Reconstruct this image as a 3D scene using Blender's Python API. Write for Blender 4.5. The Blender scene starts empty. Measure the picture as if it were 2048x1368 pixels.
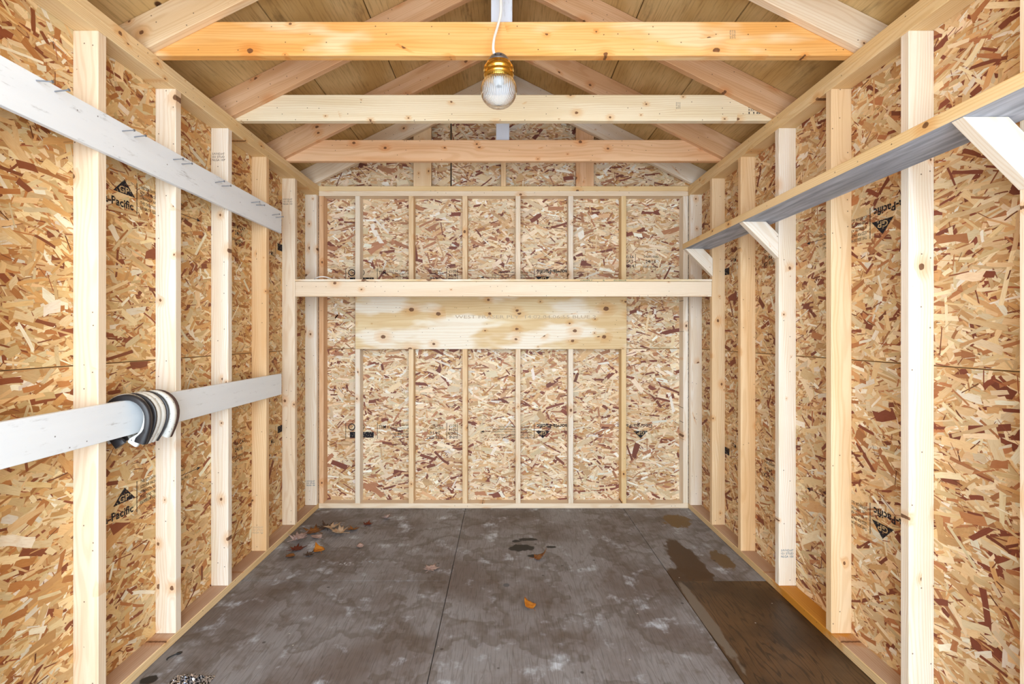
import bpy, bmesh, math, random
import numpy as np
from mathutils import Vector, Matrix

# ------------------------------------------------------------------ units
IN = 0.0254
CAMH = 52.5                      # camera height above the floor, inches
def P(x, d, h):                  # inches: right, depth, height relative to camera -> metres
    return Vector((x * IN, d * IN, (h + CAMH) * IN))

scene = bpy.context.scene
C = scene.collection

# ------------------------------------------------------------------ camera
cam_data = bpy.data.cameras.new('camera')
cam = bpy.data.objects.new('camera', cam_data)
C.objects.link(cam)
cam.location = P(0, 0, 0)
cam.rotation_euler = (math.radians(90), 0, 0)
cam_data.sensor_width = 36.0
cam_data.lens = 985.0 / 2048.0 * 36.0
cam_data.shift_x = (1024 - 1007) / 2048.0
cam_data.shift_y = -(684 - 670) / 2048.0
cam_data.clip_start = 0.02
scene.camera = cam

# ------------------------------------------------------------------ light
world = bpy.data.worlds.new('overcast_sky')
scene.world = world
world.use_nodes = True
wn = world.node_tree
wn.nodes['Background'].inputs['Color'].default_value = (0.79, 0.905, 1.0, 1)
wn.nodes['Background'].inputs['Strength'].default_value = 4.0
# portal over the open front of the shed: it only guides sampling of the sky
pl = bpy.data.lights.new('door_portal', 'AREA')
pl.shape = 'RECTANGLE'; pl.size = 120 * IN; pl.size_y = 100 * IN
pl.cycles.is_portal = True
po = bpy.data.objects.new('door_portal', pl); C.objects.link(po)
po.location = P(0, -41.0, -2.5); po.rotation_euler = (math.radians(90), 0, 0)

scene.view_settings.view_transform = 'Standard'
scene.view_settings.look = 'None'
scene.view_settings.gamma = 1.0
scene.view_settings.use_curve_mapping = False
scene.view_settings.exposure = 1.08
scene.cycles.use_denoising = True
scene.cycles.max_bounces = 8
scene.cycles.diffuse_bounces = 4
scene.cycles.glossy_bounces = 2
scene.cycles.use_adaptive_sampling = True
scene.cycles.adaptive_threshold = 0.04
scene.cycles.transparent_max_bounces = 12

rng = random.Random(7)

# ------------------------------------------------------------------ node helper
def lin(r, g, b):
    def f(c):
        c /= 255.0
        return c / 12.92 if c <= 0.04045 else ((c + 0.055) / 1.055) ** 2.4
    return (f(r), f(g), f(b), 1.0)

class G:
    def __init__(s, name):
        s.mat = bpy.data.materials.new(name); s.mat.use_nodes = True
        s.nt = s.mat.node_tree; s.N = s.nt.nodes; s.L = s.nt.links
        s.bsdf = s.N['Principled BSDF']; s.out = s.N['Material Output']
    def put(s, sock, v):
        if hasattr(v, 'is_output'): s.L.new(v, sock)
        else: sock.default_value = v
    def attr(s, name, out='Vector'):
        n = s.N.new('ShaderNodeAttribute'); n.attribute_name = name; return n.outputs[out]
    def obj(s):
        return s.N.new('ShaderNodeTexCoord').outputs['Object']
    def m(s, op, a, b=0.0, clamp=False):
        n = s.N.new('ShaderNodeMath'); n.operation = op; n.use_clamp = clamp
        s.put(n.inputs[0], a); s.put(n.inputs[1], b); return n.outputs[0]
    def vm(s, op, a, b=(0, 0, 0)):
        n = s.N.new('ShaderNodeVectorMath'); n.operation = op
        s.put(n.inputs[0], a); s.put(n.inputs[1], b)
        return n.outputs['Value'] if op in ('LENGTH', 'DISTANCE', 'DOT_PRODUCT') else n.outputs['Vector']
    def noise(s, vec, scale=1.0, detail=2.0, rough=0.5, dist=0.0, out='Fac'):
        n = s.N.new('ShaderNodeTexNoise'); s.L.new(vec, n.inputs['Vector'])
        n.inputs['Scale'].default_value = scale; n.inputs['Detail'].default_value = detail
        n.inputs['Roughness'].default_value = rough; n.inputs['Distortion'].default_value = dist
        return n.outputs[out]
    def vor(s, vec, scale=1.0, rand=1.0):
        n = s.N.new('ShaderNodeTexVoronoi'); s.L.new(vec, n.inputs['Vector'])
        n.inputs['Scale'].default_value = scale; n.inputs['Randomness'].default_value = rand
        return n
    def mapr(s, v, a, b, c=0.0, d=1.0, smooth=True):
        n = s.N.new('ShaderNodeMapRange'); n.interpolation_type = 'SMOOTHSTEP' if smooth else 'LINEAR'
        for i, x in zip(('Value', 'From Min', 'From Max', 'To Min', 'To Max'), (v, a, b, c, d)):
            s.put(n.inputs[i], x)
        return n.outputs[0]
    def mix(s, f, a, b, blend='MIX'):
        n = s.N.new('ShaderNodeMix'); n.data_type = 'RGBA'; n.blend_type = blend
        s.put(n.inputs[0], f); s.put(n.inputs[6], a); s.put(n.inputs[7], b); return n.outputs[2]
    def sep(s, v):
        n = s.N.new('ShaderNodeSeparateXYZ'); s.L.new(v, n.inputs[0]); return n.outputs
    def bump(s, h, strength=0.2, dist=0.002):
        n = s.N.new('ShaderNodeBump'); s.L.new(h, n.inputs['Height'])
        n.inputs['Strength'].default_value = strength; n.inputs['Distance'].default_value = dist
        s.L.new(n.outputs[0], s.bsdf.inputs['Normal'])
    def fin(s, col, rough=0.6, spec=0.3, metal=0.0):
        s.put(s.bsdf.inputs['Base Color'], col); s.put(s.bsdf.inputs['Roughness'], rough)
        s.bsdf.inputs['Specular IOR Level'].default_value = spec
        s.bsdf.inputs['Metallic'].default_value = metal
        return s.mat

# ------------------------------------------------------------------ materials
def lumber(name, a, b, ring=0.32, knot=0.62, knotR=0.42, patch=None, ringamt=0.45, wet=False):
    """sawn softwood: growth rings, fibre, knots with haloes; gc = (along, width, thick) inches"""
    g = G(name)
    p = g.attr('gc')
    warp = g.noise(g.vm('MULTIPLY', p, (0.035, 0.22, 0.22)), 1.0, 2.0)
    # knots
    pk = g.vm('MULTIPLY', p, (0.12, 0.26, 0.0))
    v = g.vor(pk)
    dl = g.vm('MULTIPLY', g.vm('SUBTRACT', pk, v.outputs['Position']), (1 / 0.12 * 0.75, 1 / 0.26, 0))
    wob = g.noise(p, 2.2, 2.0)
    dist = g.m('ADD', g.vm('LENGTH', dl), g.m('MULTIPLY', g.m('SUBTRACT', wob, 0.5), 0.25))
    rnd = g.sep(v.outputs['Color'])[0]
    R = g.mapr(rnd, knot, 1.0, 0.0, knotR, False)
    core = g.mapr(dist, g.m('MULTIPLY', R, 0.75), R, 1.0, 0.0)
    halo = g.mapr(dist, R, g.m('ADD', g.m('MULTIPLY', R, 5.0), 0.001), 1.0, 0.0)
    halo = g.m('MULTIPLY', halo, g.mapr(R, 0.0, 0.12))
    core = g.m('MULTIPLY', core, g.mapr(R, 0.0, 0.06))
    # rings
    q = g.vm('MULTIPLY', p, (0.0, 1.0, 1.0))
    r = g.m('ADD', g.vm('LENGTH', q), g.m('MULTIPLY', warp, 2.6))
    r = g.m('ADD', r, g.m('MULTIPLY', halo, 0.35))
    s_ = g.m('SINE', g.m('MULTIPLY', r, 6.2832 / ring))
    s_ = g.mapr(s_, -0.2, 1.0)
    fib = g.noise(g.vm('MULTIPLY', p, (0.5, 16, 16)), 1.0, 2.0)
    big = g.noise(g.vm('MULTIPLY', p, (0.03, 0.35, 0.35)), 1.0, 2.0)
    col = g.mix(g.mapr(big, 0.38, 0.62), a, b)
    if patch is not None:
        pn = g.noise(g.vm('MULTIPLY', p, (0.05, 0.16, 0.16)), 1.0, 3.0)
        col = g.mix(g.mapr(pn, 0.5, 0.62), col, patch)
    if wet:   # damp amber stretch of the sill, gc.x = depth in the shed
        gx = g.m('ADD', g.sep(p)[0], g.m('MULTIPLY', g.m('SUBTRACT', g.noise(p, 0.5, 3.0), 0.5), 9.0))
        wm = g.m('MULTIPLY', g.mapr(gx, 80.0, 86.0), g.mapr(gx, 99.0, 105.0, 1, 0))
        col = g.mix(wm, col, g.mix(big, lin(206, 146, 58), lin(184, 118, 36)))
    dark = g.mix(1.0, col, (0.84, 0.73, 0.60, 1), 'MULTIPLY')
    col = g.mix(g.m('MULTIPLY', s_, ringamt * 0.95), col, dark)
    col = g.mix(g.mapr(fib, 0.3, 0.75, 0.0, 0.28), col, g.mix(1.0, col, (0.86, 0.80, 0.73, 1), 'MULTIPLY'))
    col = g.mix(g.m('MULTIPLY', halo, 0.62), col, g.mix(1.0, col, (0.88, 0.62, 0.38, 1), 'MULTIPLY'))
    col = g.mix(g.m('MULTIPLY', core, 0.9), col, g.mix(wob, lin(62, 36, 22), lin(135, 84, 50)))
    # pin knots and nail marks
    pd = g.vm('MULTIPLY', p, (0.42, 0.8, 0.0)); vd = g.vor(pd)
    dd = g.vm('LENGTH', g.vm('MULTIPLY', g.vm('SUBTRACT', pd, vd.outputs['Position']), (1 / 0.42, 1 / 0.8, 0)))
    dot = g.m('MULTIPLY', g.mapr(dd, 0.07, 0.13, 1.0, 0.0), g.m('GREATER_THAN', g.sep(vd.outputs['Color'])[1], 0.88))
    col = g.mix(g.m('MULTIPLY', dot, 0.8), col, lin(84, 58, 40))
    return g.fin(col, 0.62, 0.25)

M = {}
M['cream']  = lumber('spruce_cream', lin(241, 224, 201), lin(234, 213, 186))
M['white']  = lumber('spruce_white', lin(242, 232, 219), lin(236, 222, 202))
M['tan']    = lumber('fir_tan', lin(238, 211, 174), lin(230, 198, 156))
M['orange'] = lumber('fir_orange', lin(236, 204, 162), lin(228, 188, 140))
M['pink']   = lumber('fir_pink', lin(230, 190, 152), lin(218, 172, 130))
M['yellow'] = lumber('pine_yellow', lin(238, 211, 166), lin(230, 199, 148))
M['amber']  = lumber('fir_amber', lin(236, 186, 120), lin(228, 166, 92), patch=lin(238, 206, 160), ring=0.5, knot=0.5, knotR=0.5)
M['pale_tie'] = lumber('spruce_pale_tie', lin(238, 224, 196), lin(230, 212, 178), ring=0.4, knot=0.3, knotR=0.36)
M['pink_tie'] = lumber('fir_pink_tie', lin(232, 190, 150), lin(224, 174, 130), ring=0.45, knot=0.45, knotR=0.42)
M['plate_top'] = lumber('pine_plate', lin(196, 166, 144), lin(184, 150, 126))
M['sill_cream'] = lumber('pine_sill_edge', lin(222, 198, 156), lin(212, 184, 138))
M['sill_wet'] = lumber('pine_sill_damp', lin(222, 196, 154), lin(212, 182, 136), wet=True)
M['sill_wet_top'] = lumber('pine_sill_top_damp', lin(196, 168, 146), lin(186, 154, 130), wet=True)
M['ply_panel'] = lumber('plywood_pale', lin(232, 212, 172), lin(222, 194, 148), ring=0.75, knot=0.42, knotR=0.75, patch=lin(244, 236, 220), ringamt=0.35)

def ply_roof():
    g = G('roof_plywood'); p = g.attr('gc')
    fib = g.noise(g.vm('MULTIPLY', p, (0.14, 2.6, 2.6)), 1.0, 4.0, 0.6)
    big = g.noise(g.vm('MULTIPLY', p, (0.05, 0.10, 0.10)), 1.0, 3.0)
    col = g.mix(g.mapr(big, 0.35, 0.65), lin(220, 190, 138), lin(200, 164, 106))
    col = g.mix(g.mapr(fib, 0.45, 0.75, 0, 0.55), col, lin(140, 104, 58))
    st = g.noise(g.vm('MULTIPLY', p, (0.06, 0.22, 0.22)), 1.0, 5.0, 0.65)
    col = g.mix(g.mapr(st, 0.56, 0.74, 0, 0.6), col, lin(96, 72, 44))
    v = g.vor(g.vm('MULTIPLY', p, (0.11, 0.16, 0.16)))
    d = g.vm('LENGTH', g.vm('MULTIPLY', g.vm('SUBTRACT', g.vm('MULTIPLY', p, (0.11, 0.16, 0.16)), v.outputs['Position']), (7, 6.2, 6.2)))
    kn = g.m('MULTIPLY', g.mapr(d, 0.35, 0.65, 1, 0), g.m('GREATER_THAN', g.sep(v.outputs['Color'])[0], 0.45))
    col = g.mix(kn, col, lin(80, 50, 28))
    return g.fin(col, 0.7, 0.2)
M['roof'] = ply_roof()

def osb_base():
    g = G('osb_core'); n = g.noise(g.obj(), 60, 3)
    return g.fin(g.mix(n, lin(176, 128, 80), lin(214, 172, 120)), 0.7, 0.2)
M['osb'] = osb_base()

def strand_mat():
    g = G('osb_strand'); p = g.attr('gc'); c = g.attr('tint', 'Color')
    fib = g.noise(g.vm('MULTIPLY', p, (0.9, 13, 1)), 1.0, 2.0, 0.6)
    col = g.mix(g.mapr(fib, 0.4, 0.75, 0, 0.5), c, g.mix(1.0, c, (0.76, 0.64, 0.52, 1), 'MULTIPLY'))
    blo = g.noise(g.vm('MULTIPLY', p, (0.6, 1.2, 1)), 1.0, 1.0)
    col = g.mix(g.mapr(blo, 0.5, 0.75, 0, 0.35), col, g.mix(1.0, col, (0.9, 0.72, 0.5, 1), 'MULTIPLY'))
    return g.fin(col, 0.55, 0.3)
M['strand'] = strand_mat()

def paint(name, a, b, dirt=lin(120, 118, 116)):
    g = G(name); p = g.attr('gc')
    n = g.noise(g.vm('MULTIPLY', p, (0.06, 0.5, 0.5)), 1.0, 4.0)
    col = g.mix(n, a, b)
    sc = g.noise(g.vm('MULTIPLY', p, (0.25, 1.2, 1.2)), 1.0, 5.0, 0.7)
    col = g.mix(g.mapr(sc, 0.58, 0.78, 0, 0.6), col, dirt)
    v = g.vor(g.vm('MULTIPLY', p, (0.22, 0.55, 0.55)))
    d = g.vm('LENGTH', g.vm('MULTIPLY', g.vm('SUBTRACT', g.vm('MULTIPLY', p, (0.22, 0.55, 0.55)), v.outputs['Position']), (4.5, 1.8, 1.8)))
    col = g.mix(g.mapr(d, 0.07, 0.13, 0.8, 0.0), col, lin(70, 66, 64))
    return g.fin(col, 0.5, 0.35)
M['white_paint'] = paint('white_paint', lin(240, 245, 250), lin(228, 234, 241))
M['post_paint'] = paint('grey_white_paint', lin(214, 220, 232), lin(198, 206, 222))
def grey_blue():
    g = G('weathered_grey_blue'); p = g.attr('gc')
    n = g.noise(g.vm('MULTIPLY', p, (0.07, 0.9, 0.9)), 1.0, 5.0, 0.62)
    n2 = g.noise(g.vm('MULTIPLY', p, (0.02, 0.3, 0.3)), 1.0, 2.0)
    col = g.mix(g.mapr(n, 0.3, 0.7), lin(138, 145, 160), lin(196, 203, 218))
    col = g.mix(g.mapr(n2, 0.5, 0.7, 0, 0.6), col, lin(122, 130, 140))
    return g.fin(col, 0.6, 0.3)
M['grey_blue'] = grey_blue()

def floor_mat(name, wet=False, blobs=(), rust=()):
    """weathered plywood; gc = (depth, x, 0) inches in shed coordinates"""
    g = G(name); p = g.attr('gc')
    grain = g.noise(g.vm('MULTIPLY', p, (0.22, 5.0, 1)), 1.0, 4.0, 0.6, 0.6)
    big = g.noise(p, 0.045, 5.0, 0.6)
    mid = g.noise(p, 0.16, 6.0, 0.62)
    wrp = g.noise(g.vm('MULTIPLY', p, (0.05, 0.35, 1)), 1.0, 2.0)
    cath = g.m('SINE', g.m('MULTIPLY', g.m('ADD', g.m('MULTIPLY', wrp, 9.0), g.m('MULTIPLY', g.sep(p)[1], 0.3)), 6.28))
    if not wet:
        col = g.mix(g.mapr(big, 0.36, 0.62), lin(106, 97, 95), lin(138, 137, 142))
        col = g.mix(g.mapr(mid, 0.55, 0.74, 0, 0.9), col, lin(200, 210, 226))
        col = g.mix(g.mapr(mid, 0.30, 0.44, 0.55, 0.0), col, lin(88, 72, 60))
        # tide marks left by water
        tm = g.noise(g.vm('ADD', p, (31, 17, 0)), 0.07, 4.0, 0.55)
        band = g.m('MULTIPLY', g.mapr(tm, 0.50, 0.52), g.mapr(tm, 0.525, 0.60, 1, 0))
        col = g.mix(g.m('MULTIPLY', band, 0.42), col, lin(76, 62, 46))
        col = g.mix(g.mapr(cath, 0.55, 1.0, 0, 0.28), col, lin(88, 78, 72))
        rough = 0.55
    else:
        col = g.mix(g.mapr(big, 0.36, 0.62), lin(62, 43, 28), lin(94, 68, 44))
        col = g.mix(g.mapr(mid, 0.56, 0.72, 0, 0.6), col, lin(40, 28, 20))
        col = g.mix(g.mapr(cath, 0.55, 1.0, 0, 0.7), col, lin(40, 27, 18))
        rough = 0.42
    col = g.mix(g.mapr(grain, 0.48, 0.74, 0, 0.65), col, g.mix(1.0, col, (0.42, 0.40, 0.38, 1), 'MULTIPLY'))
    for (bx, bd, rx, rd, w, cc) in blobs:
        dv = g.vm('MULTIPLY', g.vm('SUBTRACT', p, (bd, bx, 0)), (1 / rd, 1 / rx, 0))
        dd = g.m('ADD', g.vm('LENGTH', dv), g.m('MULTIPLY', g.m('SUBTRACT', g.noise(g.vm('MULTIPLY', p, (0.6, 1.1, 1)), 0.55, 4.0), 0.5), w))
        mk = g.mapr(dd, 0.84, 1.06, 0.97, 0.0)
        if w > 1.55: mk = g.m('MULTIPLY', mk, g.mapr(g.noise(p, 1.6, 3.0), 0.52, 0.62))
        col = g.mix(mk, col, cc)
    # crumbs and paint specks
    v = g.vor(g.vm('MULTIPLY', p, (0.3, 0.3, 0)))
    sp = g.m('MULTIPLY', g.mapr(v.outputs['Distance'], 0.03, 0.055, 1, 0), g.m('GREATER_THAN', g.sep(v.outputs['Color'])[0], 0.72))
    col = g.mix(g.m('MULTIPLY', sp, 0.8), col, lin(196, 192, 186))
    v = g.vor(g.vm('MULTIPLY', p, (0.22, 0.22, 0)))
    sp = g.m('MULTIPLY', g.mapr(v.outputs['Distance'], 0.04, 0.09, 1, 0), g.m('GREATER_THAN', g.sep(v.outputs['Color'])[1], 0.6))
    col = g.mix(g.m('MULTIPLY', sp, 0.75), col, lin(48, 42, 40))
    g.bump(g.m('ADD', grain, g.m('MULTIPLY', mid, 0.5)), 0.3, 0.0015)
    return g.fin(col, rough, 0.35)
BLK = lin(12, 11, 14)

def simple(name, col, rough=0.5, metal=0.0, var=0.15, scale=40.0, spec=0.4):
    g = G(name); n = g.noise(g.obj(), scale, 3)
    c2 = tuple(x * (1 - var * 2.2) for x in col[:3]) + (1,)
    return g.fin(g.mix(n, c2, col), rough, spec, metal)
M['black_iron'] = simple('black_enamel', lin(46, 44, 48), 0.38, 0.0, 0.2, 60, 0.5)
M['rust_iron'] = simple('rusty_iron', lin(104, 78, 72), 0.55, 0.2, 0.3, 70)
def chipped_white():
    g = G('chipped_white_enamel'); o = g.obj()
    n = g.noise(o, 70, 4); col = g.mix(n, lin(232, 232, 226), lin(214, 216, 214))
    ch = g.noise(o, 130, 3)
    return g.fin(g.mix(g.mapr(ch, 0.66, 0.70), col, lin(52, 48, 44)), 0.4, 0.45)
M['chip_white'] = chipped_white()
M['brass'] = simple('polished_brass', lin(222, 178, 84), 0.16, 1.0, 0.05)
M['zinc'] = simple('galvanised_steel', lin(150, 156, 168), 0.4, 0.9, 0.1)
M['steel'] = simple('nail_steel', lin(138, 142, 150), 0.45, 0.5, 0.1)
M['cord'] = simple('white_cable', lin(236, 236, 232), 0.45, 0.0, 0.03)
M['porcelain'] = simple('socket_grey', lin(196, 204, 210), 0.5)
M['dark'] = simple('string_and_shade', lin(40, 42, 46), 0.6)  # shade inside lamp recesses as dark colour; also the string's own black
M['dark_backing'] = simple('backing_dark', lin(70, 62, 54), 0.8)
def ink():
    g = G('stamp_ink'); n = g.noise(g.obj(), 90, 4, 0.7)
    g.fin(lin(40, 38, 44), 0.7, 0.1)
    t = g.N.new('ShaderNodeBsdfTransparent'); mx = g.N.new('ShaderNodeMixShader')
    g.L.new(g.mapr(n, 0.36, 0.47, 0.7, 0.06), mx.inputs[0])
    g.L.new(g.bsdf.outputs[0], mx.inputs[1]); g.L.new(t.outputs[0], mx.inputs[2])
    g.L.new(mx.outputs[0], g.out.inputs['Surface'])
    return g.mat
M['ink'] = ink()
M['ink_blue'] = simple('blue_ink', lin(86, 120, 140), 0.8)
M['ink_grey'] = simple('grey_ink', lin(120, 104, 92), 0.8)
M['ink_teal'] = simple('teal_ink', lin(40, 110, 92), 0.8)
M['ink_faint'] = simple('faint_ink', lin(206, 184, 156), 0.8)
M['logo_gap'] = simple('logo_letter', lin(214, 180, 130), 0.6)
def glass():
    g = G('ribbed_glass')
    t = g.N.new('ShaderNodeBsdfTransparent'); t.inputs[0].default_value = (0.93, 0.94, 0.95, 1)
    gl = g.N.new('ShaderNodeBsdfGlossy'); gl.inputs['Roughness'].default_value = 0.08
    df = g.N.new('ShaderNodeBsdfDiffuse'); df.inputs[0].default_value = (0.75, 0.78, 0.82, 1)
    fr = g.N.new('ShaderNodeFresnel'); fr.inputs[0].default_value = 1.3
    m1 = g.N.new('ShaderNodeMixShader'); m2 = g.N.new('ShaderNodeMixShader')
    m1.inputs[0].default_value = 0.30
    g.L.new(t.outputs[0], m1.inputs[1]); g.L.new(df.outputs[0], m1.inputs[2])
    g.L.new(fr.outputs[0], m2.inputs[0]); g.L.new(m1.outputs[0], m2.inputs[1]); g.L.new(gl.outputs[0], m2.inputs[2])
    g.L.new(m2.outputs[0], g.out.inputs['Surface'])
    return g.mat
M['glass'] = glass()
def leaf_mat(name, a, b):
    g = G(name); o = g.obj(); n = g.noise(o, 55, 4)
    n2 = g.noise(o, 14, 2)
    col = g.mix(g.mapr(n, 0.35, 0.65), a, b)
    col = g.mix(g.mapr(n2, 0.5, 0.75, 0, 0.5), col, tuple(x * 0.45 for x in a[:3]) + (1,))
    return g.fin(col, 0.6, 0.3)
M['leaf_brown'] = leaf_mat('leaf_brown', lin(112, 66, 30), lin(140, 92, 44))
M['leaf_tan'] = leaf_mat('leaf_tan', lin(168, 136, 104), lin(188, 160, 132))
M['leaf_red'] = leaf_mat('leaf_dark_red', lin(84, 30, 16), lin(104, 44, 22))
M['leaf_pink'] = leaf_mat('leaf_pinkish', lin(150, 124, 118), lin(182, 158, 150))
M['leaf_orange'] = leaf_mat('leaf_orange', lin(164, 94, 20), lin(190, 124, 42))
M['leaf_dark'] = leaf_mat('leaf_blackish', lin(54, 38, 30), lin(90, 70, 58))
def foil():
    g = G('crinkled_foil'); n = g.noise(g.obj(), 160, 2)
    return g.fin(g.mix(g.mapr(n, 0.42, 0.55), lin(40, 40, 46), lin(214, 216, 226)), 0.22, 0.6, 0.85)
M['foil'] = foil()

# ------------------------------------------------------------------ object helpers
WORLD = {}                       # object -> world position of its origin
def link(o, parent=None, at=None):
    C.objects.link(o)
    at = at if at is not None else Vector((0, 0, 0))
    WORLD[o.name] = at.copy()
    if parent is not None:
        o.parent = parent
        o.location = at - WORLD[parent.name]
    else:
        o.location = at
    return o
def empty(name, at, label=None, cat=None, group=None, kind=None):
    o = bpy.data.objects.new(name, None); o.empty_display_size = 0.05
    link(o, None, at); tag(o, label, cat, group, kind); return o
def tag(o, label=None, cat=None, group=None, kind=None):
    if label: o['label'] = label
    if cat: o['category'] = cat
    if group: o['group'] = group
    if kind: o['kind'] = kind
    return o
def mesh_obj(name, verts, faces, mat, parent=None, gc=None, smooth=False, mats=None, fmat=None):
    """verts in world metres; origin goes to the bottom centre of the bounds"""
    V = np.array([tuple(v) for v in verts], dtype=float)
    lo, hi = V.min(0), V.max(0)
    at = Vector(((lo[0] + hi[0]) / 2, (lo[1] + hi[1]) / 2, lo[2]))
    me = bpy.data.meshes.new(name)
    me.from_pydata([tuple(v) for v in (V - np.array(at))], [], [list(f) for f in faces])
    if gc is not None:
        a = me.attributes.new('gc', 'FLOAT_VECTOR', 'POINT')
        a.data.foreach_set('vector', np.array(gc, dtype=np.float32).ravel())
    for m_ in (mats or [mat]): me.materials.append(m_)
    if fmat is not None: me.polygons.foreach_set('material_index', fmat)
    if smooth: me.polygons.foreach_set('use_smooth', [True] * len(me.polygons))
    me.update()
    return link(bpy.data.objects.new(name, me), parent, at)

def bevelled(verts, faces, off):
    bm = bmesh.new()
    vs = [bm.verts.new(v) for v in verts]
    for f in faces: bm.faces.new([vs[i] for i in f])
    bmesh.ops.recalc_face_normals(bm, faces=bm.faces)
    if off: bmesh.ops.bevel(bm, geom=list(bm.edges), offset=off, segments=1, affect='EDGES', clamp_overlap=True)
    bm.verts.index_update()
    V = [v.co.copy() for v in bm.verts]; F = [[v.index for v in f.verts] for f in bm.faces]
    bm.free(); return V, F
BOXF = [(0, 1, 3, 2), (4, 6, 7, 5), (0, 4, 5, 1), (2, 3, 7, 6), (0, 2, 6, 4), (1, 5, 7, 3)]
def boxv(lo, hi):
    return [P(x, d, h) for x in (lo[0], hi[0]) for d in (lo[1], hi[1]) for h in (lo[2], hi[2])]
def gcof(V, axis, off=None, d3=None):
    """lumber coordinates in inches; axis 0=x 1=depth 2=height is the length"""
    o = off if off is not None else (rng.uniform(0, 900), rng.uniform(-5, 5), rng.uniform(1.0, 5) * rng.choice((-1, 1)))
    A = np.array([tuple(v) for v in V]) / IN
    c = (A.max(0) + A.min(0)) / 2
    order = {0: (0, 2, 1), 1: (1, 2, 0), 2: (2, 0, 1)}[axis]
    B = A[:, order] - c[list(order)]
    return B + np.array(o)
def board(name, lo, hi, axis, mat, parent, bev=0.1, off=None, jitter=0.0):
    V, F = bevelled(boxv(lo, hi), BOXF, bev * IN)
    return mesh_obj(name, V, F, M[mat] if isinstance(mat, str) else mat, parent, gcof(V, axis, off))
def prism(name, poly, d0, d1, mat, parent, bev=0.1, ang=0.0):
    """polygon in (x, h) inches extruded along depth"""
    n = len(poly)
    V = [P(x, d0, h) for x, h in poly] + [P(x, d1, h) for x, h in poly]
    F = [tuple(range(n)), tuple(range(n, 2 * n))[::-1]] + [(i, (i + 1) % n, n + (i + 1) % n, n + i) for i in range(n)]
    V, F = bevelled(V, F, bev * IN)
    A = np.array([tuple(v) for v in V]) / IN
    c = (A.max(0) + A.min(0)) / 2; A = A - c
    ca, sa = math.cos(ang), math.sin(ang)
    gc = np.stack([A[:, 0] * ca + A[:, 2] * sa, -A[:, 0] * sa + A[:, 2] * ca, A[:, 1]], 1)
    gc += np.array([rng.uniform(0, 900), rng.uniform(-5, 5), rng.uniform(1, 5)])
    return mesh_obj(name, V, F, M[mat], parent, gc)
def lathe(name, prof, centre, mat, parent, seg=48, rib=0, ribamp=0.0, smooth=True):
    V, F = [], []
    for (r, h) in prof:
        for k in range(seg):
            a = 2 * math.pi * k / seg
            rr = r * (1 + (ribamp * math.cos(rib * a) if rib else 0))
            V.append(P(centre[0] + rr * math.cos(a), centre[1] + rr * math.sin(a), centre[2] + h))
    for i in range(len(prof) - 1):
        for k in range(seg):
            k2 = (k + 1) % seg
            F.append((i * seg + k, i * seg + k2, (i + 1) * seg + k2, (i + 1) * seg + k))
    return mesh_obj(name, V, F, M[mat], parent, smooth=smooth)
def tube(name, pts, rad, mat, parent=None, seg=10, sub=8, flat=1.0):
    """smooth tube through world-inch points (x, d, h)"""
    Q = [Vector(p) for p in pts]; path = []
    for i in range(len(Q) - 1):
        p0 = Q[max(i - 1, 0)]; p1 = Q[i]; p2 = Q[i + 1]; p3 = Q[min(i + 2, len(Q) - 1)]
        for s in range(sub):
            t = s / sub
            path.append(0.5 * ((2 * p1) + (p2 - p0) * t + (2 * p0 - 5 * p1 + 4 * p2 - p3) * t * t + (3 * p1 - p0 - 3 * p2 + p3) * t ** 3))
    path.append(Q[-1]); V, F = [], []
    for i, p in enumerate(path):
        t = (path[min(i + 1, len(path) - 1)] - path[max(i - 1, 0)]).normalized()
        u = t.cross(Vector((0.12, 0.97, 0.2))).normalized(); w = t.cross(u)
        for k in range(seg):
            a = 2 * math.pi * k / seg
            q = p + u * math.cos(a) * rad + w * math.sin(a) * rad * flat
            V.append(P(*q))
    n = len(path)
    for i in range(n - 1):
        for k in range(seg):
            k2 = (k + 1) % seg
            F.append((i * seg + k, i * seg + k2, (i + 1) * seg + k2, (i + 1) * seg + k))
    F.append(tuple(range(seg))[::-1]); F.append(tuple((n - 1) * seg + k for k in range(seg)))
    return mesh_obj(name, V, F, M[mat], parent, smooth=True)

# ------------------------------------------------------------------ dimensions (inches, relative to camera height)
FLO = -52.5; TOP = 45.1                 # floor, top of the doubled plates
XI, XO = 56.0, 59.5                     # inner stud faces, sheathing face
ZB, ZS = 149.1, 152.6                   # back wall stud faces, back sheathing face
Z0 = -40.0                                # open front, shed lengthened unseen behind the camera to even the light
RIDGE = 79.6                            # underside of the roof at the ridge
SEAM = -4.25                            # joint between the two rows of sheathing
def roofh(x): return RIDGE - 0.5 * abs(x)
SL = math.atan(0.5)

floor = empty('floor', P(0, 78, FLO), 'weathered grey plywood shed floor with dark stains', 'floor', kind='structure')
wallL = empty('wall_left', P(-58, 78, FLO), 'left stud wall sheathed in flake board behind white boards', 'wall', kind='structure')
wallR = empty('wall_right', P(58, 78, FLO), 'right stud wall sheathed in flake board behind braced shelf', 'wall', kind='structure')
wallB = empty('wall_back', P(0, 151, FLO), 'back stud wall sheathed in flake board below gable', 'wall', kind='structure')
ceil = empty('ceiling', P(0, 78, TOP), 'open gable roof of rafters, tie beams and brown plywood', 'ceiling', kind='structure')

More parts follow.
